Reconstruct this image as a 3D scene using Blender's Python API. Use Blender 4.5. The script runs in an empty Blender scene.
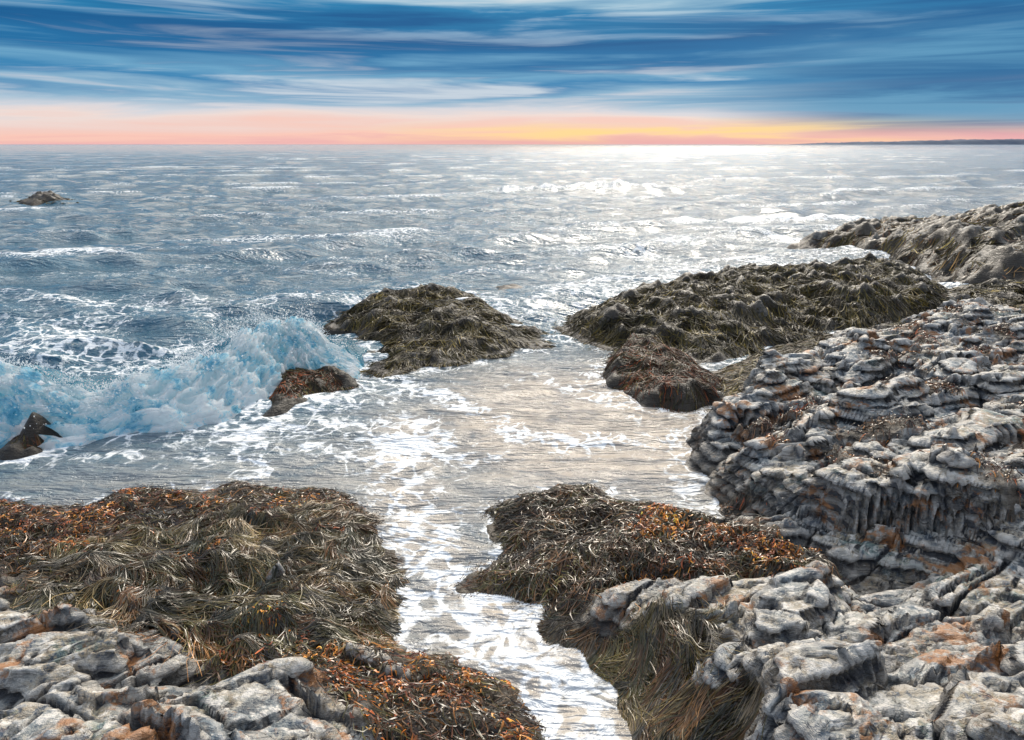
import bpy, math, numpy as np
rng=np.random.default_rng(7)
sc=bpy.context.scene
# ------------------------------------------------------------------ numpy noise
def hsh(ix,iy,seed):
    h=(ix.astype(np.int64)*374761393+iy.astype(np.int64)*668265263+seed*974634777)&0xffffffff
    h=((h^(h>>13))*1274126177)&0xffffffff
    h=((h^(h>>16))*2246822519)&0xffffffff
    return (h^(h>>15))/4294967296.0
def sm(a,b,x):
    t=np.clip((x-a)/(b-a),0,1); return t*t*(3-2*t)
def perlin(x,y,seed=0):
    ix=np.floor(x);iy=np.floor(y);fx=x-ix;fy=y-iy
    u=fx*fx*fx*(fx*(fx*6-15)+10);v=fy*fy*fy*(fy*(fy*6-15)+10)
    def g(a,b):
        an=hsh(ix+a,iy+b,seed)*2*math.pi
        return np.cos(an)*(fx-a)+np.sin(an)*(fy-b)
    return ((g(0,0)*(1-u)+g(1,0)*u)*(1-v)+(g(0,1)*(1-u)+g(1,1)*u)*v)*1.45
def fbm(x,y,o=4,seed=0,gain=.5):
    s=0;a=1;n=0
    for i in range(o):
        s=s+a*perlin(x,y,seed+i*17);n+=a;a*=gain;x=x*2.03+3.1;y=y*2.03-1.7
    return s/n*1.3
def voro(x,y,seed=0):
    ix=np.floor(x);iy=np.floor(y);f1=np.full(x.shape,9.);f2=np.full(x.shape,9.);cid=np.zeros(x.shape);tl=np.zeros(x.shape)
    for a in(-1,0,1):
        for b in(-1,0,1):
            cx=ix+a;cy=iy+b
            dx=cx+hsh(cx,cy,seed)-x;dy=cy+hsh(cx,cy,seed+5)-y
            d=np.sqrt(dx*dx+dy*dy);h=hsh(cx,cy,seed+9)
            n=d<f1;an=hsh(cx,cy,seed+13)*6.283
            f2=np.where(n,f1,np.minimum(f2,d));cid=np.where(n,h,cid);f1=np.where(n,d,f1)
            tl=np.where(n,dx*np.cos(an)+dy*np.sin(an),tl)
    return f1,f2,cid,tl
def pts(s): return [tuple(float(c)/100 for c in q.split(',')) for q in s.split()]
def sdf(poly,x,y):
    P=np.array(poly,float);d=np.full(x.shape,1e9);ins=np.zeros(x.shape,bool)
    for i in range(len(P)):
        ax,ay=P[i-1];bx,by=P[i]
        ex,ey=bx-ax,by-ay;wx,wy=x-ax,y-ay
        t=np.clip((wx*ex+wy*ey)/(ex*ex+ey*ey+1e-12),0,1)
        d=np.minimum(d,(wx-t*ex)**2+(wy-t*ey)**2)
        c=((ay>y)!=(by>y))&(x<(bx-ax)*(y-ay)/(by-ay+1e-12)+ax)
        ins^=c
    d=np.sqrt(d);return np.where(ins,d,-d)
def pld(line,x,y):
    P=np.array(line,float);d=np.full(x.shape,1e9)
    for i in range(1,len(P)):
        ax,ay=P[i-1][:2];bx,by=P[i][:2];ex,ey=bx-ax,by-ay;wx,wy=x-ax,y-ay
        t=np.clip((wx*ex+wy*ey)/(ex*ex+ey*ey+1e-12),0,1)
        d=np.minimum(d,(wx-t*ex)**2+(wy-t*ey)**2)
    return np.sqrt(d)
def idw(c,x,y):
    w=0;s=0
    for a,b,z in c:
        k=1/((x-a)**2+(y-b)**2+.06)**1.5;w=w+k;s=s+k*z
    return s/w
def terr(t,e=.35,k=.12):
    i=np.floor(t);f=t-i
    return i+f*k+(1-k)*sm(1-e,1,f)
# ------------------------------------------------------------------ mesh helpers
def mkmesh(name,V,F,mat,attrs=None,smooth=True,parent=None):
    me=bpy.data.meshes.new(name)
    V=np.ascontiguousarray(V,np.float32);F=np.ascontiguousarray(F,np.int32)
    k=F.shape[1]
    me.vertices.add(len(V));me.vertices.foreach_set('co',V.ravel())
    me.loops.add(F.size);me.loops.foreach_set('vertex_index',F.ravel())
    me.polygons.add(len(F))
    me.polygons.foreach_set('loop_start',np.arange(0,F.size,k,dtype=np.int32))
    me.polygons.foreach_set('loop_total',np.full(len(F),k,np.int32))
    me.polygons.foreach_set('use_smooth',np.full(len(F),smooth,bool))
    me.update(calc_edges=True)
    for an,(ty,dat) in (attrs or {}).items():
        at=me.attributes.new(an,ty,'POINT')
        at.data.foreach_set('color' if ty=='FLOAT_COLOR' else 'value',np.ascontiguousarray(dat,np.float32).ravel())
    me.materials.append(mat)
    ob=bpy.data.objects.new(name,me);sc.collection.objects.link(ob)
    if parent: ob.parent=parent
    return ob
def gridfaces(ny,nx):
    i=np.arange(ny-1)[:,None]*nx+np.arange(nx-1)[None,:]
    return np.stack([i,i+1,i+nx+1,i+nx],-1).reshape(-1,4)
def compact(V,F,attrs):
    u,inv=np.unique(F,return_inverse=True)
    return V[u],inv.reshape(F.shape),{k:(t,d[u]) for k,(t,d) in attrs.items()}
# ------------------------------------------------------------------ node helpers
class NB:
    def __init__(s,tree): s.t=tree;s.n=tree.nodes;s.l=tree.links
    def set(s,sock,v):
        if hasattr(v,'is_output') : s.l.new(v,sock)
        elif v is not None:
            if isinstance(v,tuple) and len(v)==3 and sock.type=='RGBA': v=v+(1,)
            sock.default_value=v
    def m(s,op,a,b=None,c=None,clamp=False):
        n=s.n.new('ShaderNodeMath');n.operation=op;n.use_clamp=clamp
        s.set(n.inputs[0],a);s.set(n.inputs[1],b)
        if c is not None:s.set(n.inputs[2],c)
        return n.outputs[0]
    def ss(s,x,a,b,lo=0.,hi=1.):
        n=s.n.new('ShaderNodeMapRange');n.interpolation_type='SMOOTHSTEP'
        if a>b: a,b,lo,hi=b,a,hi,lo
        s.set(n.inputs[0],x);n.inputs[1].default_value=a;n.inputs[2].default_value=b
        n.inputs[3].default_value=lo;n.inputs[4].default_value=hi
        return n.outputs[0]
    def mix(s,f,a,b,mode='MIX'):
        n=s.n.new('ShaderNodeMix');n.data_type='RGBA';n.blend_type=mode
        s.set(n.inputs[0],f);s.set(n.inputs[6],a);s.set(n.inputs[7],b);return n.outputs[2]
    def noise(s,vec,scale,det=4,rough=.55,dist=0.,col=False):
        n=s.n.new('ShaderNodeTexNoise');s.set(n.inputs['Vector'],vec)
        n.inputs['Scale'].default_value=scale;n.inputs['Detail'].default_value=det
        n.inputs['Roughness'].default_value=rough;n.inputs['Distortion'].default_value=dist
        return n.outputs[1 if col else 0]
    def xyz(s,a,b,c):
        n=s.n.new('ShaderNodeCombineXYZ');s.set(n.inputs[0],a);s.set(n.inputs[1],b);s.set(n.inputs[2],c);return n.outputs[0]
    def vs(s,v,sc_):
        n=s.n.new('ShaderNodeVectorMath');n.operation='MULTIPLY';s.set(n.inputs[0],v);n.inputs[1].default_value=sc_;return n.outputs[0]
    def ramp(s,f,st,interp='LINEAR'):
        n=s.n.new('ShaderNodeValToRGB');cr=n.color_ramp;cr.interpolation=interp
        while len(cr.elements)<len(st):cr.elements.new(.5)
        for e,(p_,c) in zip(cr.elements,st):e.position=p_;e.color=(*c,1)
        s.set(n.inputs[0],f);return n.outputs[0]
    def attr(s,name):
        n=s.n.new('ShaderNodeAttribute');n.attribute_name=name;return n
    def bump(s,h,st,d,nrm=None):
        n=s.n.new('ShaderNodeBump');n.inputs['Strength'].default_value=st;n.inputs['Distance'].default_value=d
        s.set(n.inputs['Height'],h)
        if nrm is not None:s.set(n.inputs['Normal'],nrm)
        return n.outputs[0]
def newmat(name):
    m=bpy.data.materials.new(name);m.use_nodes=True
    nb=NB(m.node_tree);bs=m.node_tree.nodes['Principled BSDF'];return m,nb,bs
def pos(nb): return nb.n.new('ShaderNodeNewGeometry').outputs['Position']
# ------------------------------------------------------------------ world / sky
SUN_AZ=math.radians(14);SUN_EL=math.radians(34)
w=bpy.data.worlds.new('sky');sc.world=w;w.use_nodes=True
nb=NB(w.node_tree);bg=w.node_tree.nodes['Background']
tc=nb.n.new('ShaderNodeTexCoord').outputs['Generated']
sp=nb.n.new('ShaderNodeSeparateXYZ');nb.l.new(tc,sp.inputs[0])
az=nb.m('ARCTAN2',sp.outputs[0],sp.outputs[1])
el=nb.m('MULTIPLY',nb.m('ARCSINE',sp.outputs[2]),57.2958)
n1=nb.noise(nb.xyz(nb.m('MULTIPLY',az,1.5),nb.m('MULTIPLY',el,.42),1.7),1.0,4,.5,.3)
n2=nb.noise(nb.xyz(nb.m('ADD',nb.m('MULTIPLY',az,2.8),nb.m('MULTIPLY',el,.05)),nb.m('MULTIPLY',el,.85),6.),1.0,6,.55,.6)
n3=nb.noise(nb.xyz(nb.m('MULTIPLY',az,1.3),nb.m('MULTIPLY',el,.09),3.),1.0,3,.5,.2)
e2=nb.m('ADD',el,nb.m('MULTIPLY',nb.m('SUBTRACT',n1,.5),nb.ss(el,0,5,.8,5.0)))
e2=nb.m('ADD',e2,nb.m('MULTIPLY',nb.m('SUBTRACT',n2,.5),nb.ss(el,0,3,2.4,4.4)))
lo=nb.ramp(nb.m('DIVIDE',e2,14.),[(0,(.82,.42,.44)),(.04,(.94,.57,.48)),(.08,(.88,.61,.55)),(.13,(.84,.70,.66)),(.18,(.66,.66,.71)),
   (.24,(.24,.43,.60)),(.31,(.035,.22,.45)),(.38,(.14,.36,.56)),(.46,(.010,.15,.36)),(.57,(.003,.10,.28)),(.66,(.015,.20,.42)),(.74,(.30,.50,.64)),(.84,(.88,.85,.80))])
st=nb.m('MULTIPLY',nb.ss(n2,.50,.66),nb.m('MULTIPLY',nb.ss(el,1.5,3.),nb.ss(az,.65,.15,.3,.8)))
lo=nb.mix(nb.m('MULTIPLY',st,nb.ss(el,6.5,4.,.35,1.)),lo,(.66,.72,.78))
rb=nb.m('MULTIPLY',nb.ss(nb.m('ADD',az,nb.m('MULTIPLY',n1,.3)),.38,.66),nb.m('MULTIPLY',nb.ss(el,.35,1.6),nb.ss(el,9,6)))
lo=nb.mix(nb.m('MULTIPLY',rb,.92),lo,nb.mix(nb.ss(n2,.35,.65),(.005,.12,.31),(.09,.30,.50)))
og=nb.m('MULTIPLY',nb.ss(nb.m('ABSOLUTE',nb.m('SUBTRACT',az,.20)),.50,.05),nb.m('MULTIPLY',nb.ss(el,2.1,1.0),nb.ss(el,0.,.5,.25,1.)))
lo=nb.mix(nb.m('MULTIPLY',og,nb.ss(n2,.38,.56,.15,.95)),lo,(1.0,.70,.28))
cb=nb.ss(n3,.34,.56)
hi=nb.mix(cb,(.42,.62,.84),(2.15,1.98,1.75))
front=nb.m('MULTIPLY',nb.m('ADD',nb.m('COSINE',nb.m('SUBTRACT',az,.20)),1.),.5)
hi2=nb.mix(nb.ss(front,.45,1.0),(.46,.58,.78),hi)
hi2=nb.mix(nb.ss(el,35,75),hi2,(.72,.77,.84))
sky=nb.mix(nb.ss(el,9.8,13),lo,hi2)
low=nb.mix(nb.ss(el,-1.5,-.2),(.10,.12,.15),sky)
ns=nb.n.new('ShaderNodeTexSky');ns.sky_type='NISHITA';ns.sun_disc=False
ns.sun_elevation=SUN_EL;ns.sun_rotation=SUN_AZ;ns.altitude=0
nsv=nb.vs(ns.outputs[0],(.05,.05,.05))
ad=nb.n.new('ShaderNodeMix');ad.data_type='RGBA';ad.blend_type='ADD';ad.inputs[0].default_value=.05
nb.l.new(low,ad.inputs[6]);nb.l.new(nsv,ad.inputs[7])
nb.l.new(ad.outputs[2],bg.inputs[0]);bg.inputs[1].default_value=1.0
# ------------------------------------------------------------------ sun (veiled by cloud, soft)
sl=bpy.data.lights.new('sun','SUN');sl.energy=3.2;sl.angle=math.radians(18);sl.color=(1,.90,.76)
so=bpy.data.objects.new('sun',sl);sc.collection.objects.link(so)
so.rotation_euler=(math.radians(90)-SUN_EL,0,math.pi-SUN_AZ)
so.location=(0,0,30)
# ------------------------------------------------------------------ camera
cam=bpy.data.cameras.new('camera');cam.lens=24;cam.sensor_width=36;cam.clip_end=40000;cam.clip_start=.05
co=bpy.data.objects.new('camera',cam);sc.collection.objects.link(co)
co.location=(0,0,3);co.rotation_euler=(math.radians(90-18.3),0,0);sc.camera=co
# ------------------------------------------------------------------ materials
def rock_material(name,dark=1.0):
    m,nb,bs=newmat(name);p=pos(nb)
    a=nb.noise(p,1.9,6,.66);b=nb.noise(p,12,5,.72);c=nb.noise(nb.vs(p,(3.,8.,34.)),1.,5,.66,.5)
    col=nb.ramp(a,[(.3,(.06,.11,.17)),(.42,(.17,.21,.23)),(.50,(.41,.39,.34)),(.57,(.33,.26,.17)),(.64,(.13,.19,.17)),(.74,(.30,.33,.34))])
    col=nb.mix(nb.ss(b,.50,.61),col,(.71,.67,.61))
    col=nb.mix(nb.ss(b,.46,.38,0,.85),col,(.03,.06,.10))
    col=nb.mix(nb.ss(c,.47,.40,0,.75),col,(.03,.04,.055))
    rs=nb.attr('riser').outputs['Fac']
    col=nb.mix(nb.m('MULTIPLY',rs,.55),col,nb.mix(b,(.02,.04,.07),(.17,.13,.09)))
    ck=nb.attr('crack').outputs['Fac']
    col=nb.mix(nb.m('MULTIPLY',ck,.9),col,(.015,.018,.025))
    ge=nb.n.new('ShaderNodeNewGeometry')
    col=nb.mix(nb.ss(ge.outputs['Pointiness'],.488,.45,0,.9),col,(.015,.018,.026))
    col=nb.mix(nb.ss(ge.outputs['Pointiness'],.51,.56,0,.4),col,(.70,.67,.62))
    rust=nb.noise(p,3.4,5,.72,.3)
    col=nb.mix(nb.ss(rust,.545,.64,0,.85),col,(.36,.15,.045))
    z=nb.n.new('ShaderNodeSeparateXYZ');nb.l.new(p,z.inputs[0])
    wet=nb.ss(nb.m('ADD',z.outputs[2],nb.m('MULTIPLY',nb.m('SUBTRACT',a,.5),.7)),.34,.05)
    col=nb.mix(nb.m('MULTIPLY',wet,.7),col,(.05,.038,.028))
    we=nb.attr('weed').outputs['Fac']
    col=nb.mix(nb.m('MULTIPLY',we,.93),col,nb.mix(b,(.02,.014,.008),(.07,.045,.02)))
    col=nb.mix(1.,col,(dark,dark,dark),'MULTIPLY')
    nb.l.new(col,bs.inputs['Base Color'])
    nb.set(bs.inputs['Roughness'],nb.ss(b,.3,.7,.28,.65))
    f=nb.noise(p,60,3,.7)
    h=nb.m('ADD',nb.m('MULTIPLY',c,.030),nb.m('ADD',nb.m('MULTIPLY',b,.022),nb.m('MULTIPLY',f,.006)))
    nb.l.new(nb.bump(h,1.,1.),bs.inputs['Normal']);return m
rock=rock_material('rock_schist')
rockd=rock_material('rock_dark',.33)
def weed_material(name,r=.32,sp_=.5):
    m,nb,bs=newmat(name);a=nb.attr('col').outputs['Color']
    nb.l.new(a,bs.inputs['Base Color'])
    bs.inputs['Roughness'].default_value=r;bs.inputs['Specular IOR Level'].default_value=sp_
    return m
weedm=weed_material('seaweed_wet')
weedf=weed_material('seaweed_matted',.5,.25)
# ------------------------------------------------------------------ rocks
class Rock: pass
def blur(H,n=1):
    for _ in range(n):
        P=np.pad(H,1,'edge')
        H=(P[:-2,1:-1]+P[2:,1:-1]+P[1:-1,:-2]+P[1:-1,2:]+2*P[1:-1,1:-1])/6
    return H
def build_rock(name,outline,ctrl,bbox,res,edge=.5,detail=1.0,seed=1,weedfn=None,mound=.1,mat=rock,warp=.12,minz=-.14,lay=.05,pw=.65,hs=1.,mf=.6,fr=0.):
    x0,x1,y0,y1=bbox
    nx=int((x1-x0)/res)+1;ny=int((y1-y0)/res)+1
    xs=np.linspace(x0,x1,nx);ys=np.linspace(y0,y1,ny);X,Y=np.meshgrid(xs,ys)
    wx=X+warp*fbm(X*1.7,Y*1.7,4,seed);wy=Y+warp*fbm(X*1.7+9,Y*1.7,4,seed+3)
    d=sdf(outline,wx,wy)
    base=idw(ctrl,X,Y)*hs
    prof=sm(0,edge,d)**pw
    weed=weedfn(X,Y) if weedfn else np.zeros_like(X)
    ca,sa=math.cos(.30),math.sin(.30)
    U=X*ca+Y*sa;Vv=-X*sa+Y*ca
    U=U+.20*fbm(U*1.1,Vv*1.1,2,seed+5);Vv=Vv+.12*fbm(U*1.1+5,Vv*1.1,2,seed+6)
    # angular fractured slabs: plane patches at three scales, then bedding steps
    f1,f2,cid,tl=voro(U*.9,Vv*2.0,seed)
    fa,fb,cid2,tl2=voro(U*2.0,Vv*5.6,seed+2)
    fc_,fd,cid3,tl3=voro(U*6,Vv*14,seed+4)
    inn=sm(.04,.34,d)
    g=base+.24*fbm(U*.8,Vv*1.5,2,seed+11)+((cid-.5)*.07+tl*.11)*inn+(tl2*.05+(cid2-.5)*.026)*inn+fr*tl3*.012*inn
    h=g*.32+terr(g/.13,.22-.10*fr,.05)*.13*.68
    g3=g+.03*fbm(U*2,Vv*4,2,seed+12)+fr*tl3*.010*inn
    h+=(terr(g3/.041,.24-.08*fr,.05)*.041-g3)*.85+(tl2*.03+tl3*.011)*inn
    cr1=sm(.045,.0,f2-f1);cr2=sm(.045,0,fb-fa)
    h-= (.10*cr1+.034*cr2)*inn
    h+=.0055*fbm(U*10,Vv*30,3,seed+31)
    rockh=base+(h-base)*detail
    mnd=base+mound*(1.1*fbm(X*2.1,Y*2.1,3,seed+40)+mf*fbm(X*6,Y*6,3,seed+41))
    Hh=rockh*(1-weed)+mnd*weed
    H=np.maximum(Hh,.02)*prof
    H=np.where(d<0,-.3*sm(0,.25,-d),H)
    H=H+.02*fbm(X*9,Y*9,3,seed+50)*sm(-.1,.1,d)*weed
    Hb=blur(H,12);by,bx=np.gradient(Hb,ys,xs);bm=np.sqrt(bx*bx+by*by)+1e-6
    stp=sm(.35+.25*fr,.85+.4*fr,bm);H=H*(1-stp)+blur(H,5)*stp
    kb=.5*(1-fr);H=H*(1-kb)+blur(H,1)*kb
    gy,gx=np.gradient(H,ys,xs);gm=np.sqrt(gx*gx+gy*gy)+1e-6
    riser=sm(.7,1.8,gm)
    k=sm(.45,1.1,bm)*(1-weed)*lay
    q=np.abs(((H+.04*fbm(X*1.6,Y*1.6,2,seed+60))/.085)%1-.5)*2
    q=sm(.1,.6,q)-.5+.35*fbm(X*2.0,H*28+Y,3,seed+61)
    XX=X-bx/bm*k*q;YY=Y-by/bm*k*q
    V=np.stack([XX,YY,H],-1).reshape(-1,3)
    F=gridfaces(ny,nx)
    keep=(H.ravel()[F].max(1)>minz)
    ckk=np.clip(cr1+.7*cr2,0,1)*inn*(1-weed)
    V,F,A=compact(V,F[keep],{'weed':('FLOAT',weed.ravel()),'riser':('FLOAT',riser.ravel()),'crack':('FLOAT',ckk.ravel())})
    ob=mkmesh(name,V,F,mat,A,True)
    r=Rock();r.ob=ob;r.H=H;r.xs=xs;r.ys=ys;r.bb=bbox;r.weed=weed;r.d=d
    Hs=H.copy()
    for _ in range(6):
        for s_ in (2,4):
            Hs=(np.roll(Hs,s_,0)+np.roll(Hs,-s_,0)+np.roll(Hs,s_,1)+np.roll(Hs,-s_,1)+Hs)/5
    r.Hs=Hs;r.gy,r.gx=np.gradient(Hs,ys,xs)
    return r
def samp(r,A,p):
    fx=(p[:,0]-r.xs[0])/(r.xs[1]-r.xs[0]);fy=(p[:,1]-r.ys[0])/(r.ys[1]-r.ys[0])
    fx=np.clip(fx,0,len(r.xs)-1.001);fy=np.clip(fy,0,len(r.ys)-1.001)
    i=fx.astype(int);j=fy.astype(int);u=fx-i;v=fy-j
    return (A[j,i]*(1-u)+A[j,i+1]*u)*(1-v)+(A[j+1,i]*(1-u)+A[j+1,i+1]*u)*v
def unit(v): return v/(np.linalg.norm(v,axis=1,keepdims=True)+1e-9)
def strands(name,r,cen,per,L,W,S,pal,bias,spread=.08,lift=.03,thick=.05,grav=1.2,curl=.35,mat=weedm,parent=None,rise=0.,tipc=None,cl_len=.35,jit=.18,root=.2):
    nC=len(cen);N=nC*per
    ci=np.repeat(np.arange(nC),per)
    p=cen[ci]+rng.normal(0,spread,(N,2))
    coff=rng.uniform(0,1,nC)[ci]*thick
    cang=(perlin(cen[:,0]*1.3,cen[:,1]*1.3,77)*1.2*math.pi*curl+rng.normal(0,curl*.6,nC))[ci]
    LL=(L*(1+cl_len*rng.uniform(-1,1,nC))[ci])*rng.uniform(.6,1.15,N)
    patch=.5+1.*np.clip(perlin(cen[:,0]*2.3,cen[:,1]*2.3,55)+.5,0,1)
    pi_=rng.integers(0,len(pal),nC)
    pal=np.array(pal,float)
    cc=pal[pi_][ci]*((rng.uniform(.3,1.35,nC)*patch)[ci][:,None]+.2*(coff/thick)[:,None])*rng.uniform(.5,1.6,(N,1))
    mixp=rng.random(N)<.25
    cc[mixp]=(pal[rng.integers(0,len(pal),N)]*patch[ci][:,None])[mixp]*rng.uniform(.6,1.3,(mixp.sum(),1))
    ba=np.arctan2(bias[1],bias[0]);bm=math.hypot(*bias)
    ang=ba+cang+rng.normal(0,jit,N)
    b=np.stack([np.cos(ang),np.sin(ang)],1)*max(bm,.15)
    cs=rng.normal(0,curl*.8,N)+rng.normal(0,curl*1.4,nC)[ci]
    h=unit(b);P3=[]
    so_=rng.uniform(0,.012,N)
    HH=r.Hs*.3+r.H*.7
    for k in range(S+1):
        t=k/S
        g=np.stack([samp(r,r.gx,p),samp(r,r.gy,p)],1)
        gm=np.linalg.norm(g,axis=1);dd=samp(r,r.d,p)
        sh=sm(-.05,.25,dd)
        z=samp(r,HH,p)+.004+(so_+coff*(1-.6*t))*(.25+.75*sh)+(lift*math.sin(math.pi*min(1,t*1.1))*(1-.5*t)+rise*LL*math.sin(t*math.pi*.55))*sh
        z=np.maximum(z,-.01+.02*(1-t))
        P3.append(np.column_stack([p,z]))
        th=cs*1.3/S
        hx=h[:,0]*np.cos(th)-h[:,1]*np.sin(th);hy=h[:,0]*np.sin(th)+h[:,1]*np.cos(th)
        h=unit(np.stack([hx,hy],1)+(-g*grav+b*.35)*(2.2/S)+rng.normal(0,.07,(N,2)))
        stp=LL/S/np.sqrt(1+np.minimum(gm,2.)**2)*(.25+.75*sm(-.06,.1,dd))
        p=p+h*stp[:,None]
    P3=np.stack(P3,1)
    T=np.gradient(P3,axis=1);T/=np.linalg.norm(T,axis=2,keepdims=True)+1e-9
    ra=rng.normal(0,.5,N)[:,None]+np.linspace(0,1,S+1)[None,:]*rng.normal(0,.8,N)[:,None]
    perp=np.stack([-T[...,1],T[...,0],0*ra],-1);perp/=np.linalg.norm(perp,axis=2,keepdims=True)+1e-9
    side=perp*np.cos(ra)[...,None]+np.array([0,0,1.])*np.sin(ra)[...,None]
    tt=np.linspace(0,1,S+1);ww=W*.5*(np.minimum(1,.5+tt*3)*np.sqrt(np.clip(1.08-tt**2,0,1)))
    ww=ww[None,:,None]*rng.uniform(.6,1.4,N)[:,None,None]
    A=P3-side*ww;B=P3+side*ww
    V=np.stack([A,B],2).reshape(-1,3)
    base=(np.arange(N)*(S+1)*2)[:,None]+np.arange(S)[None,:]*2
    F=np.stack([base,base+1,base+3,base+2],-1).reshape(-1,4)
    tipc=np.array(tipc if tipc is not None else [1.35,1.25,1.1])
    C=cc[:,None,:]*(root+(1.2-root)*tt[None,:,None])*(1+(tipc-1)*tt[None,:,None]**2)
    C=np.repeat(C[:,:,None,:],2,2).reshape(-1,3);C=np.column_stack([C,np.ones(len(C))])
    return mkmesh(name,V,F,mat,{'col':('FLOAT_COLOR',np.clip(C,0,1))},True,parent)
def scatter(r,n,poly=None,wmin=.3,dmin=.0,fn=None,inv=None):
    x0,x1,y0,y1=r.bb;out=[];tot=0
    for _ in range(40):
        q=np.column_stack([rng.uniform(x0,x1,n),rng.uniform(y0,y1,n)])
        ok=(samp(r,r.weed,q)>wmin*rng.uniform(.5,1.5,n))&(samp(r,r.d,q)>dmin)
        if poly is not None: ok&=sdf(poly,q[:,0]+.12*fbm(q[:,0]*3,q[:,1]*3,2,3),q[:,1])>0
        if inv is not None: ok&=sdf(inv,q[:,0],q[:,1])<rng.uniform(-.15,.05,n)
        if fn is not None: ok&=fn(q)
        out.append(q[ok]);tot+=ok.sum()
        if tot>=n:break
    return np.concatenate(out)[:n]
STRAW=[(.32,.23,.10),(.20,.155,.055),(.08,.075,.03),(.46,.34,.20),(.05,.04,.025),(.17,.145,.04),(.30,.15,.055),(.26,.22,.17),(.10,.09,.03),(.07,.075,.04),(.22,.10,.04)]
RUST=[(.56,.16,.02),(.72,.27,.03),(.38,.09,.02),(.15,.045,.02),(.46,.18,.03)]
BROWN=[(.085,.04,.022),(.13,.06,.03),(.04,.025,.018),(.20,.11,.05),(.10,.06,.025),(.03,.02,.015),(.20,.14,.09)]
OLIVE=[(.08,.07,.02),(.045,.042,.015),(.17,.13,.028),(.025,.023,.012),(.24,.18,.04),(.065,.05,.016)]
# ---- left ledge
A_out=[(-5.6,5.54),(-4.59,5.45),(-3.9,5.22),(-3.56,5.54),(-2.9,5.69),(-1.91,5.49),(-1.42,5.39),(-1.29,5.05),(-0.95,4.68),(-0.94,4.34),(-0.72,4.2),(-0.68,3.78),(-0.81,3.59),(-0.7,3.48),(-0.26,3.38),(0.05,3.17),(0.29,2.95),(0.32,2.7),(.34,1.5),(0,.3),(-9,.3),(-9,5.3)]
A_c=[(-3.82,3.8,0.28),(-2.84,3.19,0.42),(-1.57,2.02,0.80),(-1.22,2.53,0.42),(-2.4,4.63,0.05),(-1.44,4.75,0.05),(-0.8,3.79,0.08),(-0.06,2.81,0.12),(-2.58,3.88,0.14),(-1.39,3.46,0.18),(-3.86,4.72,0.06),(-6,3,.5),(-.5,1.2,.7),(-3.2,5.1,.04),(-2,4.2,.09)]
A_rock=pts('-341,390 -272,378 -217,345 -169,318 -128,300 -80,268 -40,235 -10,100 -100,10 -900,10 -900,400')
def wA(X,Y):
    d=sdf(A_rock,X,Y)+.20*fbm(X*2.6,Y*2.6,4,5)
    return np.maximum(sm(.08,-.08,d)*(1-sm(.26,.34,fbm(X*1.5+4,Y*2.4,3,93))*sm(5.2,4.9,Y)),0)
RA=build_rock('coastal_rock_ledge',A_out,A_c,(-7,.6,.9,6.1),.0160,edge=.5,seed=3,weedfn=wA,mound=.11,warp=.28,pw=.85,fr=.8)
# ---- right ledge
B_out=pts('80,200 66,270 68,282 52,323 30,348 12,376 6,397 -30,408 -20,425 -9,468 -21,519 16,554 81,564 120,525 158,505 274,539 516,577 760,577 760,40 120,40')
B_c=[(.22,4.72,.08),(.63,4.27,.13),(.55,3.59,.17),(1.11,3.39,.36),(1.8,3.03,.58),(2.33,2.69,.72),(1.79,1.97,.95),(1.38,2.22,.8),(.95,2.48,.56),(.68,2.66,.3),(1.32,4.15,.18),(2.54,3.84,.28),(4,2.5,.95),(3.9,3.9,.38)]
B_st=pts('-5,404 55,355 118,345 100,298 118,254 109,216 77,201 56,263 40,314 13,338')
B_sh=pts('-37,541 80,578 150,479 211,421 206,372 126,395 60,403 30,349 -41,386')
def wB(X,Y):
    d=np.maximum(sdf(B_st,X,Y),sdf(B_sh,X,Y))+.34*fbm(X*2.4,Y*2.4,4,15)
    return sm(-.02,.12,d)
RB=build_rock('coastal_rock_ledge',B_out,B_c,(-.6,5.6,.9,6.2),.0160,edge=.5,seed=23,weedfn=wB,mound=.10,warp=.22,pw=.8,fr=1.)
# ---- right block
C_out=pts('198,669 176,558 180,500 207,452 252,422 359,398 470,392 751,400 871,1124 596,1005 431,907 306,789')
C_c=[(1.93,5.8,.36),(1.84,4.9,.45),(2.25,4.6,.6),(2.64,5.8,.5),(3.67,6.05,.6),(5.77,7.37,.7),(3.4,4.3,.8),(2.9,4.3,.7),(5,4.6,.95)]
def wC(X,Y):
    return .9*sm(.28,.45,fbm(X*2.2,Y*2.2,3,44)+.35*sm(2.0,1.7,X))
RC=build_rock('coastal_boulder',C_out,C_c,(1.3,7.6,3.6,10.4),.019,edge=.30,seed=37,weedfn=wC,mound=.04,lay=.10,warp=.22,fr=.5)
# ---- platform beyond block
D_out=pts('198,669 257,789 254,873 374,984 554,1079 761,1179 931,1208 1251,1208 900,700 547,640 361,640')
D_c=[(2.72,8.02,.1),(4.29,8.27,.22),(6.13,9.2,.24),(7.07,9.1,.34),(3.99,6.58,.36),(6.92,7.7,.48),(9.5,10.5,.34)]
def wD(X,Y): return sm(-.10,.2,fbm(X*1.1,Y*1.4,3,51)+.45*sm(6.5,4.0,X)+.08)
RD=build_rock('coastal_rock_ledge',D_out,D_c,(1.6,11.5,6,12.4),.034,edge=.5,seed=41,weedfn=wD,mound=.08,fr=.3)
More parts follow.
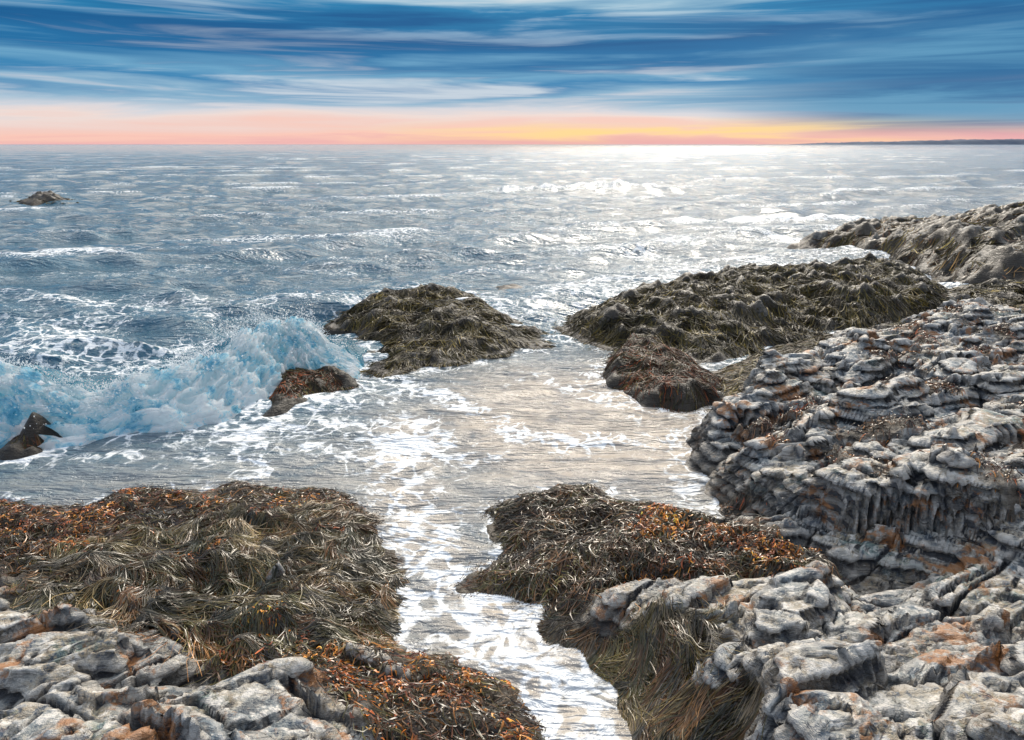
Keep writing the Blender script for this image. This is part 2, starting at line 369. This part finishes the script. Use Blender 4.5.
# ---- weed-covered reef
E_out=pts('850,1223 671,1144 519,1073 377,994 274,921 210,984 153,1017 88,1079 88,1158 174,1323 299,1459 397,1503 506,1652 643,1625 870,1751 990,1722 960,1503')
E_c=[(1.62,9.94,.30),(2.38,9.6,.32),(2.95,11.1,.40),(3.95,11.67,.46),(6.25,12.53,.48),(7.44,12.62,.38),(4.85,11.23,.10),(3.17,9.3,.36),(5.71,11.33,.22),(2.0,11.2,.36)]
one=lambda X,Y: sm(-.50,-.25,fbm(X*1.5,Y*1.5,3,61))
full=lambda X,Y: np.ones_like(X)
RE=build_rock('seaweed_covered_reef',E_out,E_c,(.5,10.4,8.6,18),.042,edge=1.0,seed=51,weedfn=one,mound=.24,mat=rockd,warp=.35,mf=.25)
F_out=pts('140,984 189,1055 232,1037 266,925 280,848 258,779 212,749 160,760 140,833 125,885')
RF=build_rock('seaweed_covered_rock',F_out,[(1.8,9.2,.26),(2.2,8.6,.18),(1.6,9.8,.24)],(1.0,3.1,7.2,10.8),.025,edge=.45,seed=57,weedfn=full,mound=.12,mat=rockd,warp=.25,pw=.55,mf=.4)
G_out=pts('-319,1193 -296,1350 -201,1480 -145,1469 -44,1341 0,1193 52,1083 46,1017 -48,974 -118,925 -178,884 -214,994 -268,1104')
G_c=[(-1.4,11.7,.25),(-2.3,11.9,.30),(-.7,11.,.22),(-1.4,10.1,.10),(-.1,10.5,.10),(-1.6,12.8,.10)]
RG=build_rock('seaweed_covered_rock',G_out,G_c,(-3.8,1.2,8.4,15.4),.035,edge=.6,seed=59,weedfn=one,mound=.16,mat=rockd,warp=.4,mf=.3)
H_out=pts('-302,762 -325,856 -293,904 -227,887 -203,844 -247,808 -257,762 -276,739')
RH=build_rock('seaweed_covered_rock',H_out,[(-2.75,8.1,.15)],(-3.7,-1.6,7,9.4),.03,edge=.3,seed=63,weedfn=full,mound=.09,mat=rockd,warp=.25,pw=.6)
I_out=pts('-525,640 -545,690 -520,715 -485,705 -462,665 -490,625')
RI=build_rock('seaweed_covered_rock',I_out,[(-5.0,6.7,.34)],(-6.1,-4.1,5.6,8.1),.03,edge=.36,seed=65,weedfn=full,mound=.12,mat=rockd,warp=.35,pw=.7)
J_out=pts('880,2165 969,2069 1026,1898 1024,1679 1008,1482 1095,1428 1497,1359 2508,1384 2708,2384 1805,2575 1503,2447 1335,2552 1155,2496')
J_c=[(11.3,22.6,.4),(11.3,20.3,.7),(11.7,18.1,1.0),(13.1,17.9,1.35),(10.3,13.9,.8),(11.0,15.7,.7),(13.3,14.5,1.3),(18,18,1.8)]
wJ=lambda X,Y: sm(-.35,-.05,fbm(X*.8,Y*.8,3,71))
RJ=build_rock('coastal_headland_rock',J_out,J_c,(8.4,26,13,26),.07,edge=1.2,seed=71,weedfn=wJ,mound=.26,mat=rockd,warp=.5,detail=1.3,mf=.3,lay=.15)
K_out=pts('818,1349 985,1491 1141,1513 1450,1459 1300,1179 931,1198 843,1245')
RK=build_rock('seaweed_covered_rock',K_out,[(11,13.4,.26),(9.3,13.2,.16),(12.5,13.3,.35)],(7.8,14.8,11.4,15.5),.05,edge=.6,seed=73,weedfn=wJ,mound=.12,mat=rockd)
L_out=[(-26.2,37.2),(-29,42.5),(-28,43.5),(-24,38)]
RL=build_rock('seaweed_covered_rock',L_out,[(-26.8,39.5,.32)],(-30,-23,36,45),.1,edge=.9,seed=75,weedfn=full,mound=.2,mat=rockd,warp=.5)
M_out=pts('-51,1428 -27,1513 18,1501 45,1428')
RM=build_rock('seaweed_covered_rock',M_out,[(0,14.6,.07)],(-.9,.9,13.9,15.6),.04,edge=.3,seed=76,weedfn=full,mound=.06,mat=rockd,warp=.3)
# ------------------------------------------------------------------ seaweed
sea_l=scatter(RA,880,poly=pts('-350,410 -250,500 -140,505 -60,430 -60,370 -95,330 -190,318 -300,355'),dmin=.05)
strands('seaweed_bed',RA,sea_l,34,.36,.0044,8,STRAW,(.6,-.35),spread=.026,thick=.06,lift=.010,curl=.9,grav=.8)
rest=scatter(RA,1600,dmin=.0,inv=pts('-340,405 -260,490 -140,500 -70,430 -70,380 -105,340 -190,325 -300,360'))
strands('seaweed_bed',RA,rest,13,.15,.0065,4,BROWN+OLIVE[:3]+RUST[3:],(.3,-.3),spread=.06,thick=.04,curl=1.3,rise=.08,lift=.012)
ru=scatter(RA,1100,dmin=.05,fn=lambda q:fbm(q[:,0]*2.2,q[:,1]*2.2,3,33)+.40*sm(-2.8,-3.6,q[:,0])+.3*sm(3.6,3.0,q[:,1])>.27)
strands('rockweed_fronds',RA,ru,9,.045,.010,3,RUST,(.1,-.3),spread=.04,thick=.06,curl=2.0,rise=.45,lift=.0,jit=1.2,root=.5)
sb=scatter(RB,620,poly=B_st,dmin=.03)
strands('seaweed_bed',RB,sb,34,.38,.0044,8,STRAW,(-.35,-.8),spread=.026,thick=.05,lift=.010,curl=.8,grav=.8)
sb2=scatter(RB,850,poly=B_sh)
strands('seaweed_bed',RB,sb2,15,.17,.0065,4,BROWN+STRAW[4:]+OLIVE[:2],(-.4,-.4),spread=.06,thick=.04,curl=1.2,rise=.07,lift=.012)
ru=scatter(RB,480,poly=pts('60,430 120,500 215,425 220,355 120,365'),fn=lambda q:fbm(q[:,0]*2.4,q[:,1]*2.4,3,36)>.0)
strands('rockweed_fronds',RB,ru,10,.045,.010,3,RUST,(-.2,-.3),spread=.04,thick=.06,curl=2.,rise=.45,lift=.0,jit=1.2,root=.5)
wc=scatter(RC,600,wmin=.5)
strands('rockweed_fronds',RC,wc,12,.08,.009,4,BROWN+RUST[2:],(-.3,-.5),spread=.07,thick=.04,curl=1.2,rise=.2,lift=.01,jit=.8)
wd=scatter(RD,1400)
strands('seaweed_bed',RD,wd,13,.30,.009,4,OLIVE+BROWN[:2]+STRAW[:2],(-.5,-.4),spread=.12,thick=.04,curl=.8,rise=.0,lift=.02,mat=weedf)
for R_,n,L_,W_,sp_,nm in((RE,2400,.38,.011,.10,'seaweed_bed'),(RF,420,.24,.008,.07,'seaweed_bed'),(RG,1100,.34,.010,.09,'seaweed_bed'),(RH,240,.22,.009,.07,'seaweed_bed'),(RI,220,.2,.009,.06,'seaweed_bed'),(RJ,1500,.5,.022,.25,'seaweed_bed'),(RK,250,.4,.016,.12,'seaweed_bed'),(RL,90,.7,.05,.3,'seaweed_bed')):
    c_=scatter(R_,n)
    pal=OLIVE+[(.035,.025,.016),(.06,.04,.018)]
    if R_ in(RF,RH,RI): pal=OLIVE[:4]+BROWN[:3]+RUST[2:4]
    if R_ is RJ: pal=BROWN[:3]+OLIVE+[(.22,.13,.05)]
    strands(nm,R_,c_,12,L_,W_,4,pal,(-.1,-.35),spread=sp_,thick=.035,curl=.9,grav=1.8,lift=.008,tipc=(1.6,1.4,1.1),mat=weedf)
# ------------------------------------------------------------------ sea
ROCKS=[A_out,B_out,C_out,D_out,E_out,F_out,G_out,H_out,I_out,J_out,K_out]
m,nb,bs=newmat('sea_water');p=pos(nb)
fo=nb.attr('foam').outputs['Fac'];si=nb.attr('silt_sheen').outputs['Fac']
nz=nb.noise(p,2.2,3,.6,.6,col=True)
vm=nb.n.new('ShaderNodeVectorMath');vm.operation='MULTIPLY_ADD';nb.l.new(nz,vm.inputs[0]);vm.inputs[1].default_value=(.6,.6,.6);nb.l.new(p,vm.inputs[2])
vo=nb.n.new('ShaderNodeTexVoronoi');vo.feature='DISTANCE_TO_EDGE';vo.inputs['Scale'].default_value=4.;nb.l.new(vm.outputs[0],vo.inputs['Vector'])
lace=nb.ss(vo.outputs['Distance'],.20,.0)
fn=nb.noise(p,5,6,.70,.5)
ff=nb.m('ADD',nb.m('MULTIPLY',lace,.35),nb.m('MULTIPLY',fn,1.35))
fm=nb.ss(nb.m('ADD',fo,nb.m('SUBTRACT',ff,.98)),.20,.58)
tn=nb.noise(nb.vs(p,(.35,1.,1.)),1.6,3,.6,.4)
deep=nb.mix(tn,(.006,.065,.12),(.04,.19,.29))
sil=nb.ramp(nb.noise(nb.vs(p,(1.,2.2,1.)),1.8,4,.65,.8),[(.32,(.26,.25,.24)),(.48,(.50,.43,.36)),(.66,(.74,.64,.53))])
col=nb.mix(si,deep,sil)  # silty shallows, plus silvery sky sheen painted into the open water's colour
col=nb.mix(fm,col,(.92,.95,.97))
nb.l.new(col,bs.inputs['Base Color'])
nb.set(bs.inputs['Roughness'],nb.m('ADD',nb.m('MULTIPLY',fm,.5),.10))
bs.inputs['IOR'].default_value=1.40
r1=nb.noise(nb.vs(p,(1.,1.5,1.)),6,4,.66,.7);r3=nb.noise(nb.vs(p,(.5,1.7,1.)),.8,5,.68,.3)
hh_=nb.m('ADD',nb.m('MULTIPLY',r3,.46),nb.m('MULTIPLY',r1,.055))
hh_=nb.m('ADD',hh_,nb.m('MULTIPLY',fn,.03))
nb.l.new(nb.bump(hh_,.95,1.),bs.inputs['Normal'])
seam=m
NA,NR=1050,900
th=np.radians(np.linspace(-62,62,NA));rr=1.3*np.exp(np.linspace(0,math.log(14000/1.3),NR))
TH,R=np.meshgrid(th,rr);X=R*np.sin(TH);Y=R*np.cos(TH)
dr=R*math.log(14000/1.3)/NR
shore=Y+np.maximum(0,-X)*.55
amp=sm(8.5,14.,shore)*.94+.06
Z=np.zeros_like(X);DX=np.zeros_like(X);DY=np.zeros_like(X)
wr=np.random.default_rng(5)
comps=[]
for lam in np.geomspace(.28,16,42):
    a_=-math.pi/2+.25+wr.normal(0,.6 if lam<4 else .3)
    comps.append((lam,a_,wr.uniform(0,6.28)))
mod=.6+.75*np.clip(fbm(X*.2,Y*.28,3,88)+.5,0,1.4)
for lam,a_,ph in comps:
    k=2*math.pi/lam
    A_=.0215*lam**.80/(1+(lam/5.)**1.2)
    wgt=sm(1.8,4.,lam/dr)
    nr=int((wgt[:,0]>0).sum())
    if nr==0: continue
    sl_=slice(0,nr);Xs=X[sl_];Ys=Y[sl_]
    wg=A_*wgt[sl_]*((.28+.72*amp[sl_]) if lam<.9 else amp[sl_])*mod[sl_]
    arg=k*(Xs*math.cos(a_)+Ys*math.sin(a_))+ph+1.8*perlin(Xs/lam*.35,Ys/lam*.35,int(lam*100))
    Z[sl_]+=wg*np.sin(arg);c_=np.cos(arg)*wg*.8
    DX[sl_]+=c_*math.cos(a_);DY[sl_]+=c_*math.sin(a_)
lim=.21+.12*sm(18,60,R)
Z=lim*np.tanh(Z/lim);DX=.18*np.tanh(DX/.18);DY=.18*np.tanh(DY/.18)
foam=np.zeros_like(X);silt_sheen=np.zeros_like(X)
near=R<75
foam+=.48*sm(.09,.23,Z)*sm(9,13,Y)
x=X[near];y=Y[near];z=Z[near].copy();fo=np.zeros_like(x)
crest=np.array([(-10,7.4),(-8.07,7.4),(-6.56,7.45),(-5.88,7.45),(-5.06,7.15),(-4.51,7.1),(-4.14,7.4),(-3.81,7.9),(-3.65,8.4),(-3.45,9.0),(-3.0,9.4),(-2.31,9.3),(-1.9,9.4)])
f1=[(-3.23,7.1),(-2.63,6.56),(-2.42,5.98),(-2.51,5.77)]
f2=[(-1.67,8.85),(-0.77,7.89),(-0.14,7.1),(0.51,6.64),(1.36,6.64),(2.08,6.96),(2.82,7.89)]
f3=[(-1.13,6.96),(-1.01,5.77),(-0.73,4.75),(-0.3,4.1),(0.0,3.58),(0.3,3.1),(0.5,2.5),(.55,1)]
f4=[(-2.26,6.69),(-1.6,6.09),(-1.14,6.32),(-0.42,6.2)]
f5=[(-4.97,5.98),(-4.19,6.32),(-3.33,6.69),(-2.05,7.1),(-1.2,6.69)]
f6=[(-4.6,6.2),(-3.4,6.1),(-2.4,6.4)]
f7=[(.2,8.9),(.9,8.2),(1.5,7.2)]
for ln,wd_,s_ in((f1,.2,.48),(f2,.22,.52),(f3,.45,.54),(f4,.2,.42),(f5,.25,.40),(f6,.3,.36),(f7,.15,.35)):
    wn=.2*fbm(x*2,y*2,3,4)
    fo=np.maximum(fo,(s_+.30*fbm(x*1.6,y*1.6,3,44))*np.exp(-(pld(ln,x+wn,y+.2*fbm(x*2+7,y*2,3,4))/wd_)**2))
for i_,po in enumerate(ROCKS):
    d=sdf(po,x,y);wd_=.12 if i_<2 else .4
    fo=np.maximum(fo,(.40)*np.exp(-(np.maximum(0,-d)/wd_)**2))
d=sdf(I_out,x,y);fo=np.maximum(fo,.75*np.exp(-(np.maximum(0,-d)/.3)**2))
brs=[([(5.5,19.5),(8.33,16.5),(9.8,15.2)],.5,.55,.05),([(-.8,46.6),(3,47.8),(9.7,49.7)],.8,.6,.45),([(7.2,28.4),(10,28.0),(13.3,28.2)],1.0,.75,.25),
 ([(6.5,25.2),(8.93,24.2),(10.2,22.5)],.6,.6,.06),([(-1.5,28.2),(.5,28.0),(2.5,29.8)],.8,.35,.08),([(.5,12.7),(1.0,14.4),(2.6,16.5)],.4,.4,.0),
 ([(3.8,29),(5.2,28.2)],.6,.35,.0),([(-8.5,13.2),(-6,12.8),(-3.4,13.4)],.6,.35,.0),([(-11,17),(-7,17.6),(-4,17)],.7,.28,.05),([(-14,9.5),(-9,10.4),(-6,10.2)],.6,.45,.05),
 ([(-9,22),(-4,23)],.7,.35,.05),([(2,20),(5,21.5)],.6,.4,.0),([(-1,17),(1.5,17.6)],.5,.35,.0),([(12,36),(18,37.5)],.8,.45,.15)]
for ln,wd_,s_,hh in brs:
    d=pld(ln,x+.4*fbm(x,y,3,9),y+.6*fbm(x*.7,y*.7,3,8))
    fo=np.maximum(fo,s_*np.exp(-(d/wd_)**2));z+=hh*np.exp(-(d/(wd_*.9))**2)*(.7+.6*fbm(x,y,2,6))
lz=sm(-.5,-2.5,x)*sm(7,8,y)*sm(16,10,y)
fo=np.maximum(fo,.46*lz*(.6+.9*fbm(x*.6,y*.9,3,14)))
lz=sm(0,2,x)*sm(12,14,y)*sm(34,20,y)
fo=np.maximum(fo,.36*lz*(.6+.9*fbm(x*.4,y*.6,3,15)))
dc=pld(crest,x,y)
fo=np.maximum(fo,.68*np.exp(-(dc/.8)**2)*sm(-1.5,-2.4,x))
foam[near]=np.maximum(foam[near],fo);Z[near]=z
foam+=.26*fbm(X*.14,Y*.55,4,19)+.08+.05*sm(30,200,R)
s1=np.exp(-(((X-.9)/2.4)**2+((Y-7.3)/2.5)**2));s2=np.exp(-(pld(f3,X[near],Y[near])/.7)**2)
silt_sheen=.95*np.clip(s1*1.3,0,1);silt_sheen[near]=np.maximum(silt_sheen[near],.85*s2)
silt_sheen=np.maximum(silt_sheen,.6*sm(10.5,6.5,shore)*(Y<12))
silt_sheen=np.maximum(silt_sheen,.05+.28*sm(-2,6,X)*sm(9,14,Y)+.08*sm(40,300,R))  # open sea paled in base colour to imitate sky reflection, stronger to the right
V=np.stack([X+DX,Y+DY,Z],-1).reshape(-1,3)
mkmesh('sea',V,gridfaces(NR,NA)[:, ::-1],seam,{'foam':('FLOAT',foam.ravel()),'silt_sheen':('FLOAT',silt_sheen.ravel())})
# ------------------------------------------------------------------ breaking wave
m,nb,bs=newmat('breaking_wave_water');p=pos(nb)
fo=nb.attr('foam').outputs['Fac']
a=nb.noise(p,4.5,6,.72,.5);b=nb.noise(p,40,3,.7)
fm=nb.ss(nb.m('ADD',fo,nb.m('ADD',nb.m('MULTIPLY',nb.m('SUBTRACT',a,.5),2.0),nb.m('MULTIPLY',nb.m('SUBTRACT',b,.5),.9))),.26,.50)
fc=nb.ramp(a,[(.38,(.08,.48,.70)),(.45,(.52,.84,.94)),(.50,(.98,.99,.99))])
nb.l.new(nb.mix(fm,(.005,.16,.25),fc),bs.inputs['Base Color'])
nb.set(bs.inputs['Roughness'],nb.m('ADD',nb.m('MULTIPLY',fm,.6),.10))
nrm=nb.bump(nb.m('ADD',nb.m('MULTIPLY',a,.030),nb.m('MULTIPLY',b,.008)),1.,1.);nb.l.new(nrm,bs.inputs['Normal'])
tr=nb.n.new('ShaderNodeBsdfTranslucent');nb.l.new(nb.mix(fm,(.01,.44,.60),nb.mix(.4,fc,(1.,1.,1.))),tr.inputs[0]);nb.l.new(nrm,tr.inputs['Normal'])
mx=nb.n.new('ShaderNodeMixShader');nb.l.new(nb.ss(fm,0.,1.,.35,.68),mx.inputs[0])
nb.l.new(bs.outputs[0],mx.inputs[1]);nb.l.new(tr.outputs[0],mx.inputs[2]);nb.l.new(mx.outputs[0],m.node_tree.nodes['Material Output'].inputs[0]);wavem=m
seg=np.r_[0,np.cumsum(np.linalg.norm(np.diff(crest,axis=0),axis=1))]
ns_=860;s=np.linspace(0,seg[-1],ns_)
cx=np.interp(s,seg,crest[:,0]);cy=np.interp(s,seg,crest[:,1])
ker=np.ones(81)/81
cx=np.convolve(np.pad(cx,40,'edge'),ker,'valid');cy=np.convolve(np.pad(cy,40,'edge'),ker,'valid')
tx=np.gradient(cx);ty=np.gradient(cy);L_=np.hypot(tx,ty);nxx=ty/L_;nyy=-tx/L_
hgt=np.interp(cx,[-9,-7,-6,-5.3,-4.7,-4.3,-3.8,-3.5,-3.0,-2.5,-2.1],[.48,.56,.62,.54,.34,.42,.56,.66,.62,.30,.02])
hgt=hgt*(1+.30*fbm(s*1.6,0*s+2,4,31))
pd=np.array([-1.9,-1.4,-.9,-.5,-.2,0,.12,.22,.34,.48,.66,.85,1.05]);pz=np.array([-.25,.0,.22,.52,.88,1.,.96,.80,.56,.36,.20,.10,-.12])
tq=np.linspace(0,1,190);q0=np.linspace(0,1,len(pd));D_=np.interp(tq,q0,pd);Zq=np.interp(tq,q0,pz)
kk=np.ones(9)/9;D_=np.convolve(np.pad(D_,4,'edge'),kk,'valid');Zq=np.convolve(np.pad(Zq,4,'edge'),kk,'valid')
SS,QQ=np.meshgrid(s,tq)
sx=.8+.4*fbm(SS*.8,0*SS+3,3,5)
Dd=D_[:,None]*sx;Zz=Zq[:,None]*hgt[None,:]*(1+.30*fbm(SS*1.5,QQ*2,3,6))
fmk=sm(.36,.50,QQ+.12*fbm(SS*2.5,QQ*5,4,7))
bil=.45-np.abs(fbm(SS*3.0,QQ*9,3,8,.5))*.9+.2*(.3-np.abs(fbm(SS*7,QQ*22,2,9)))
ds=.30*fmk*bil*sm(1,.8,QQ)*np.minimum(1.2,hgt[None,:]/.45)
gX=cx[None,:]+nxx[None,:]*(Dd+ds*.8)+.03*fmk*fbm(SS*5,QQ*16,2,12);gY=cy[None,:]+nyy[None,:]*(Dd+ds*.8)+.03*fmk*fbm(SS*5,QQ*16,2,13)
gZ=Zz+ds*.9+.02*fmk*fbm(SS*8,QQ*24,2,14)-.10*sm(.1,0,hgt)[None,:]
foamw=np.clip(fmk*1.05-.14+.45*fbm(SS*1.5,QQ*6,3,16),0,1.1)
wv=mkmesh('breaking_wave',np.stack([gX,gY,gZ],-1).reshape(-1,3),gridfaces(190,ns_)[:, ::-1],wavem,{'foam':('FLOAT',foamw.ravel())})
m,nb,bs=newmat('spray_foam');bs.inputs['Base Color'].default_value=(.97,.98,.99,1);bs.inputs['Roughness'].default_value=.4
tr=nb.n.new('ShaderNodeBsdfTranslucent');tr.inputs[0].default_value=(.96,.99,1,1)
mx=nb.n.new('ShaderNodeMixShader');mx.inputs[0].default_value=.55
nb.l.new(bs.outputs[0],mx.inputs[1]);nb.l.new(tr.outputs[0],mx.inputs[2]);nb.l.new(mx.outputs[0],m.node_tree.nodes['Material Output'].inputs[0]);spm=m
n_=34000;si_=rng.integers(0,ns_,n_);ok=(hgt[si_]>.2)&(fbm(s[si_]*2.2,0*s[si_],3,22)>rng.uniform(-.6,.3,n_));si_=si_[ok];n_=len(si_)
h_=hgt[si_];dd=rng.normal(.15,.20,n_);pl=np.clip(fbm(s[si_]*3,0*s[si_],3,23)+.25,0,1)
hz=np.maximum(h_*rng.uniform(.3,1.,n_),h_*np.interp(dd,pd,pz))+rng.exponential(.05,n_)*(h_/.5)*(.5+3*pl)
c0=np.column_stack([cx[si_]+nxx[si_]*dd,cy[si_]+nyy[si_]*dd,hz+.04])
sz=rng.lognormal(math.log(.0045),.5,n_)
oc=np.array([(1,0,0),(-1,0,0),(0,1,0),(0,-1,0),(0,0,1),(0,0,-1)],float);of=np.array([(0,2,4),(2,1,4),(1,3,4),(3,0,4),(2,0,5),(1,2,5),(3,1,5),(0,3,5)])
mkmesh('wave_spray',(c0[:,None,:]+oc[None]*sz[:,None,None]*rng.uniform(.6,1.4,(n_,6,1))).reshape(-1,3),(of[None]+(np.arange(n_)*6)[:,None,None]).reshape(-1,3),spm)
# ------------------------------------------------------------------ distant headland
m,nb,bs=newmat('headland_land');p=pos(nb)
nb.l.new(nb.mix(nb.noise(p,.01,4),(.03,.06,.12),(.06,.09,.14)),bs.inputs['Base Color']);bs.inputs['Roughness'].default_value=.95
hx=np.linspace(2300,9000,300);hy=np.linspace(5600,6400,24);HX,HY=np.meshgrid(hx,hy)
hz=(14+28*sm(2500,4200,HX)+22*sm(4000,5600,HX)+9*fbm(HX*.004,HY*.004,4,3)+5*fbm(HX*.03,HY*.03,3,4))*sm(5600,5700,HY+30*fbm(HX*.01,HY*.0,2,5))*sm(6400,6300,HY)*sm(2300,2700,HX)-2
mkmesh('distant_headland',np.stack([HX,HY,hz],-1).reshape(-1,3),gridfaces(24,300),m)
sc.view_settings.view_transform='Standard';sc.view_settings.look='None';sc.view_settings.exposure=0
